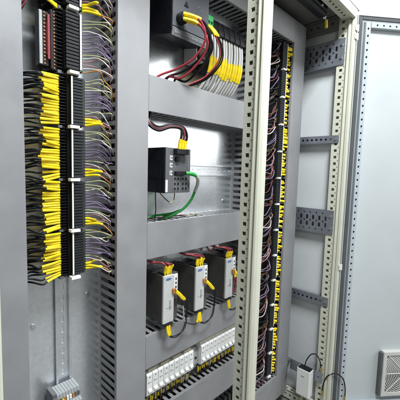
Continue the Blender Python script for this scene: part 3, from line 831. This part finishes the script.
# white sleeve between supplies and red wires right of the third
solo('cable_sleeve', 'white plastic tube lying above the middle power supply', 'cable sleeve', MB().cyl((.690, -.040, -.2385), (.765, -.040, -.2385), .0075, 16), 'white', (.69, -.04, -.238), bevel=.0008)
wire('maroon cable bending past the white plastic tube', [(.69, -.055, -.215), (.70, -.062, -.236), (.715, -.062, -.247), (.735, -.052, -.244), (.755, -.04, -.225)], .0026, 'w_maroon', (), None, name='cable', cat='cable')
t = Thing('supply_terminal', 'stacked white terminal strip between the right power supply and the post', 'terminal strip', (.80, 0, -.40))
t.part('strips', MB().box(.797, .852, -.050, -.043, -.292, -.286).box(.797, .852, -.050, -.043, -.318, -.310), 'white', bevel=.0008)
t.part('housing', MB().box(.797, .852, -.0425, -.0085, -.350, -.262), 'charcoal', bevel=.0008)
for k in range(6):
    xx = .801+k*.0088
    pts = [(xx, -.046, -.322), (xx+R_(-.002, .002), -.060, -.345), (xx+R_(-.003, .003), -.058, -.385), (xx, -.05, -.424)]
    wire(f'red wire with yellow sleeve, {ORD[k]} from the left beside the right power supply', pts, .0026, 'w_red', [(.05, .42, .0042, 'yellow' if k % 3 else 'orange')], 'red wires beside the right power supply', n=8)

# ------------------------------------------------------------------ circuit breakers
mcb0 = None
xs = [.4665+i*.0188 for i in range(9)]+[.668+i*.0184 for i in range(10)]
bprof = [(-.009, -.604), (-.044, -.604), (-.048, -.601), (-.050, -.5895), (-.0720, -.588), (-.0755, -.584), (-.0755, -.5300), (-.0720, -.5260), (-.056, -.5230), (-.053, -.5120), (-.050, -.5085), (-.009, -.5075)]
for i, xa in enumerate(xs):
    left = i < 9; k = i if left else i-9
    d = f"{ORD[k]} white circuit breaker from the left in the {'left nine' if left else 'right ten'} breakers"
    if mcb0 is None:
        w = .0182
        mcb0 = Thing('circuit_breaker', d, 'circuit breaker', (xa, 0, -.606), 'white circuit breakers')
        mcb0.part('body', MB().prism(bprof, 0, xa+.0003, xa+w-.0003), 'white', bevel=.0009)
        mcb0.part('toggle', MB().prism([(-.0757, -.572), (-.0800, -.575), (-.0810, -.573), (-.0757, -.566)], 0, xa+.0035, xa+w-.0035), 'white', bevel=.0006)
        p = MB().prism([(-.0505, -.5900), (-.0710, -.5900), (-.0680, -.5985), (-.0505, -.6015)], 0, xa+.0048, xa+w-.0048)
        mcb0.part('lower_terminal', p, 'dark_grey', bevel=.0005)  # dark grey teeth standing in for shade in the terminal recesses
        p = MB().cyl((xa+w*.5, -.0760, -.5355), (xa+w*.5, -.0757, -.5355), .0021, 12)
        mcb0.part('terminal_screws', p, 'ink')
        p = MB().box(xa+.0045, xa+.0070, -.0761, -.0757, -.552, -.548).box(xa+.0085, xa+.0140, -.0761, -.0757, -.5505, -.5493)
        mcb0.part('printed_marks', p, 'ink')
    else: dup(mcb0, xa-xs[0], 0, 0, d)
    for q in range(2):
        xx = xa+.0055+q*.007
        m = ('w_brown', 'w_black', 'w_black')[(i+q) % 3]
        pts = [(xx, -.056, -.598), (xx+R_(-.001, .001), -.059, -.610), (xx+R_(-.002, .002), -.054, -.634), (xx, -.045, -.672)]
        wire(f"{('left', 'right')[q]} sleeved wire under the {ORD[k]} breaker of the {'left nine' if left else 'right ten'}", pts, .0015, m, [(.10, .48+R_(-.1,.06), .0024, 'yellow' if (i+q) % 4 else 'beige')], 'sleeved wires under the circuit breakers', n=6)
for i in range(4):
    a = .474+i*.042
    p = MB().box(a, a+.026, -.071, -.0585, -.5235, -.5175).box(a+.004, a+.022, -.0715, -.0712, -.5225, -.5190)
    solo('busbar_cover', f'beige clip, {ORD[i]} from the left, on top of the left nine breakers', 'busbar cover', p, 'beige', (a, -.03, -.53), 'beige clips on the breakers', bevel=.0008)
solo('busbar_cover', 'long beige strip along the top of the right ten breakers', 'busbar cover', MB().box(.668, .850, -.067, -.0585, -.5225, -.5190), 'beige', (.668, -.03, -.53), bevel=.0008)
t = Thing('end_bracket', 'grey end bracket between the two groups of breakers', 'end bracket', (.650, 0, -.61))
t.part('bracket_body', MB().prism([(-.009, -.604), (-.055, -.602), (-.062, -.585), (-.062, -.550), (-.056, -.535), (-.009, -.530)], 0, .6475, .6665), 'grey', bevel=.001)
t.part('screw', MB().cyl((.657, -.0622, -.565), (.657, -.0635, -.565), .004, 12), 'charcoal')
# pale relays on the lowest rail
r0 = None
for i in range(5):
    a = .745+i*.0215
    d = f'{ORD[i]} pale relay from the left on the rail below the lowest duct'
    if r0 is None:
        r0 = Thing('relay', d, 'relay', (a, 0, -.82), 'pale relays on the lowest rail')
        r0.part('base', MB().prism([(-.009, -.825), (-.050, -.823), (-.050, -.742), (-.009, -.740)], 0, a, a+.019), 'white', bevel=.0008)
        r0.part('capsule', MB().box(a+.0025, a+.0165, -.074, -.0505, -.805, -.760), 'charcoal', bevel=.001)
    else: dup(r0, a-.745, 0, 0, d)

# ------------------------------------------------------------------ right compartment
t = Thing('heater_box', 'white box with open black grille top at the foot of the side frame', 'heater', (1.17, -.14, -.905))
hx0, hx1, hy0, hy1, hz0, hz1 = 1.192, 1.228, -.188, -.130, -.948, -.800
t.part('housing', MB().prism([(hx0+.003, hy0), (hx1-.003, hy0), (hx1, hy0+.003), (hx1, hy1-.003), (hx1-.003, hy1), (hx0+.003, hy1), (hx0, hy1-.003), (hx0, hy0+.003)], 2, hz0+.035, hz1-.0005), 'white', bevel=.0012)
p = MB().box(hx0+.003, hx1-.003, hy0+.003, hy1-.003, hz1-.0003, hz1+.0015)
for k in range(5): p.box(hx0+.005, hx1-.005, hy0+.008+k*.010, hy0+.0095+k*.010, hz1+.0015, hz1+.003)
t.part('top_grille', p, 'black', bevel=.0004)
p = MB().box(hx0-.0006, hx0-.0001, -.165, -.150, hz1-.030, hz1-.027)
t.part('printed_marks', p, 'ink')
t.part('mounting_clip', MB().box(hx1+.0005, 1.246, -.180, -.165, -.875, -.815), 'grey', bevel=.001)
t = Thing('side_bracket', 'bent grey bracket carrying the white heater box', 'bracket', (1.236, 0, -.83), 'perforated brackets on the side frame')
p = MB().perf((1.2345, .002, -.850), (0,-1,0), (0,0,1), .222, .046, [(x, x+.010, .018, .027) for x in (.02, .045, .07, .20)], .002, .002)
t.part('perforated_web', p, 'bracket', bevel=.0004)
t = Thing('limit_switch_arm', 'bright steel rod sticking out left of the white heater box', 'rod', (1.17, -.07, -.83))
t.part('rod', MB().cyl((1.215, -.085, -.818), (1.170, -.105, -.822), .0042, 12), 'steel')
t.part('holder', MB().box(1.212, 1.2325, -.085, -.060, -.825, -.800), 'dark_grey', bevel=.0008)
wire('thin black cable with brass plugs arching behind the white heater box', [(1.222, -.150, -.812), (1.236, -.150, -.782), (1.238, -.168, -.748), (1.238, -.190, -.740), (1.238, -.206, -.760), (1.238, -.212, -.790)], .0022, 'w_black', (), 'antenna cables', name='antenna_cable', cat='cable', n=9, step=7,
     ends=[((1.238, -.212, -.785), (1.238, -.213, -.808), .0034, 'brass')])
wire('thin black cable with brass plugs arching across to the open door', [(1.236, -.224, -.895), (1.236, -.226, -.850), (1.240, -.236, -.815), (1.250, -.254, -.797), (1.262, -.275, -.796), (1.272, -.291, -.815), (1.276, -.298, -.850), (1.275, -.299, -.885)], .0024, 'w_black', (), 'antenna cables', name='antenna_cable', cat='cable', n=9, step=7,
     ends=[((1.236, -.224, -.902), (1.236, -.225, -.876), .0036, 'brass'), ((1.2752, -.299, -.878), (1.2745, -.2988, -.908), .0036, 'brass')])
for i in range(2):
    wire(f"{('short', 'lower')[i]} dull yellow cable stub hanging under the white heater box", [(1.205+i*.008, -.15-.02*i, hz0+.036), (1.206+i*.008, -.152-.02*i, hz0+.018), (1.208+i*.008, -.150-.02*i, hz0+.002)], .003, 'beige', (), 'cable stubs of the heater box')
# lamp fixture under the roof
t = Thing('cabinet_lamp', 'black bar-shaped fixture hanging under the cabinet roof', 'lamp fixture', (1.0, -.16, .56))
t.part('housing', MB().prism([(-.185, .598), (-.183, .566), (-.176, .560), (-.155, .560), (-.148, .566), (-.146, .598)], 0, .86, 1.155), 'black', bevel=.0015)
t.part('side_strip', MB().box(.87, 1.148, -.1875, -.1855, .572, .580), 'dark_grey', bevel=.0005)
t.part('plug', MB().cyl((1.156, -.166, .574), (1.172, -.168, .566), .006, 12), 'white')
t.part('indicator', MB().cyl((1.10, -.188, .576), (1.10, -.193, .576), .0035, 10), 'white')
wire('short lead with yellow sleeve hanging from the end of the roof fixture', [(1.172, -.168, .566), (1.180, -.170, .560), (1.182, -.170, .548), (1.184, -.171, .533)], .0022, 'w_white', [(.35, .98, .0055, 'yellow')], None)

# ------------------------------------------------------------------ light, world, camera
w = bpy.data.worlds.new('World'); S.world = w; w.use_nodes = True
nt = w.node_tree; N = nt.nodes; L = nt.links; bg = N['Background']
tc = N.new('ShaderNodeTexCoord'); sp = N.new('ShaderNodeSeparateXYZ'); L.new(tc.outputs['Generated'], sp.inputs[0])
cr = N.new('ShaderNodeValToRGB'); mr = N.new('ShaderNodeMapRange'); mr.inputs[1].default_value = -1; mr.inputs[2].default_value = 1
L.new(sp.outputs[2], mr.inputs[0]); L.new(mr.outputs[0], cr.inputs[0])
cr.color_ramp.elements[0].position = .40; cr.color_ramp.elements[0].color = (.045, .043, .045, 1)
cr.color_ramp.elements[1].position = .58; cr.color_ramp.elements[1].color = (.13, .135, .14, 1)
# the room is brighter towards a lit wall beyond the cabinet's right side
dt = N.new('ShaderNodeVectorMath'); dt.operation = 'DOT_PRODUCT'; dt.inputs[1].default_value = (.83, .46, .30)
L.new(tc.outputs['Generated'], dt.inputs[0])
m2 = N.new('ShaderNodeMapRange'); m2.interpolation_type = 'SMOOTHSTEP'; m2.inputs[1].default_value = .45; m2.inputs[2].default_value = .85
m2.inputs[3].default_value = 0; m2.inputs[4].default_value = 1
L.new(dt.outputs['Value'], m2.inputs[0])
mm = N.new('ShaderNodeMix'); mm.data_type = 'RGBA'; L.new(m2.outputs[0], mm.inputs[0]); L.new(cr.outputs[0], mm.inputs[6]); mm.inputs[7].default_value = (1.08, 1.04, 1.0, 1)
L.new(mm.outputs[2], bg.inputs[0]); bg.inputs[1].default_value = 1.0

def area(name, loc, target, size, sizey, power, col):
    l = bpy.data.lights.new(name, 'AREA'); l.shape = 'RECTANGLE'; l.size = size; l.size_y = sizey; l.energy = power; l.color = col
    o = bpy.data.objects.new(name, l); COL.objects.link(o); o.location = loc
    o.rotation_euler = (Vector(target)-Vector(loc)).to_track_quat('-Z', 'Y').to_euler()
area('ceiling_light', (.40, -.90, 1.32), (.42, 0, .35), .7, .3, 50, (.93, .98, 1))
area('window_light', (2.5, -2.7, .84), (.6, 0, .2), 1.7, 1.25, 45, (.98, 1, 1))
area('fill_light', (-1.2, -2.4, 1.0), (1.1, -.1, 0), .6, .6, 8, (1, .97, .95))  # unseen fill lamp, added to brighten the door

cam = bpy.data.cameras.new('camera'); co = bpy.data.objects.new('camera', cam); COL.objects.link(co); S.camera = co
cam.sensor_width = 36; cam.lens = 36*317.75/400; cam.clip_start = .01; cam.clip_end = 100
yaw, pit, rol = .80025, .0919, .02817
fw = Vector((math.sin(yaw)*math.cos(pit), math.cos(yaw)*math.cos(pit), -math.sin(pit)))
rt = Vector((math.cos(yaw), -math.sin(yaw), 0)); up = rt.cross(fw)
c_, s_ = math.cos(rol), math.sin(rol)
r_, u_ = rt*c_+up*s_, up*c_-rt*s_
from mathutils import Matrix
mtx = Matrix((r_, u_, -fw)).transposed().to_4x4(); mtx.translation = (0, -.70, 0)
co.matrix_world = mtx
S.view_settings.view_transform = 'Standard'; S.view_settings.look = 'None'; S.view_settings.exposure = 0; S.view_settings.gamma = 1
S.cycles.max_bounces = 6; S.cycles.diffuse_bounces = 2
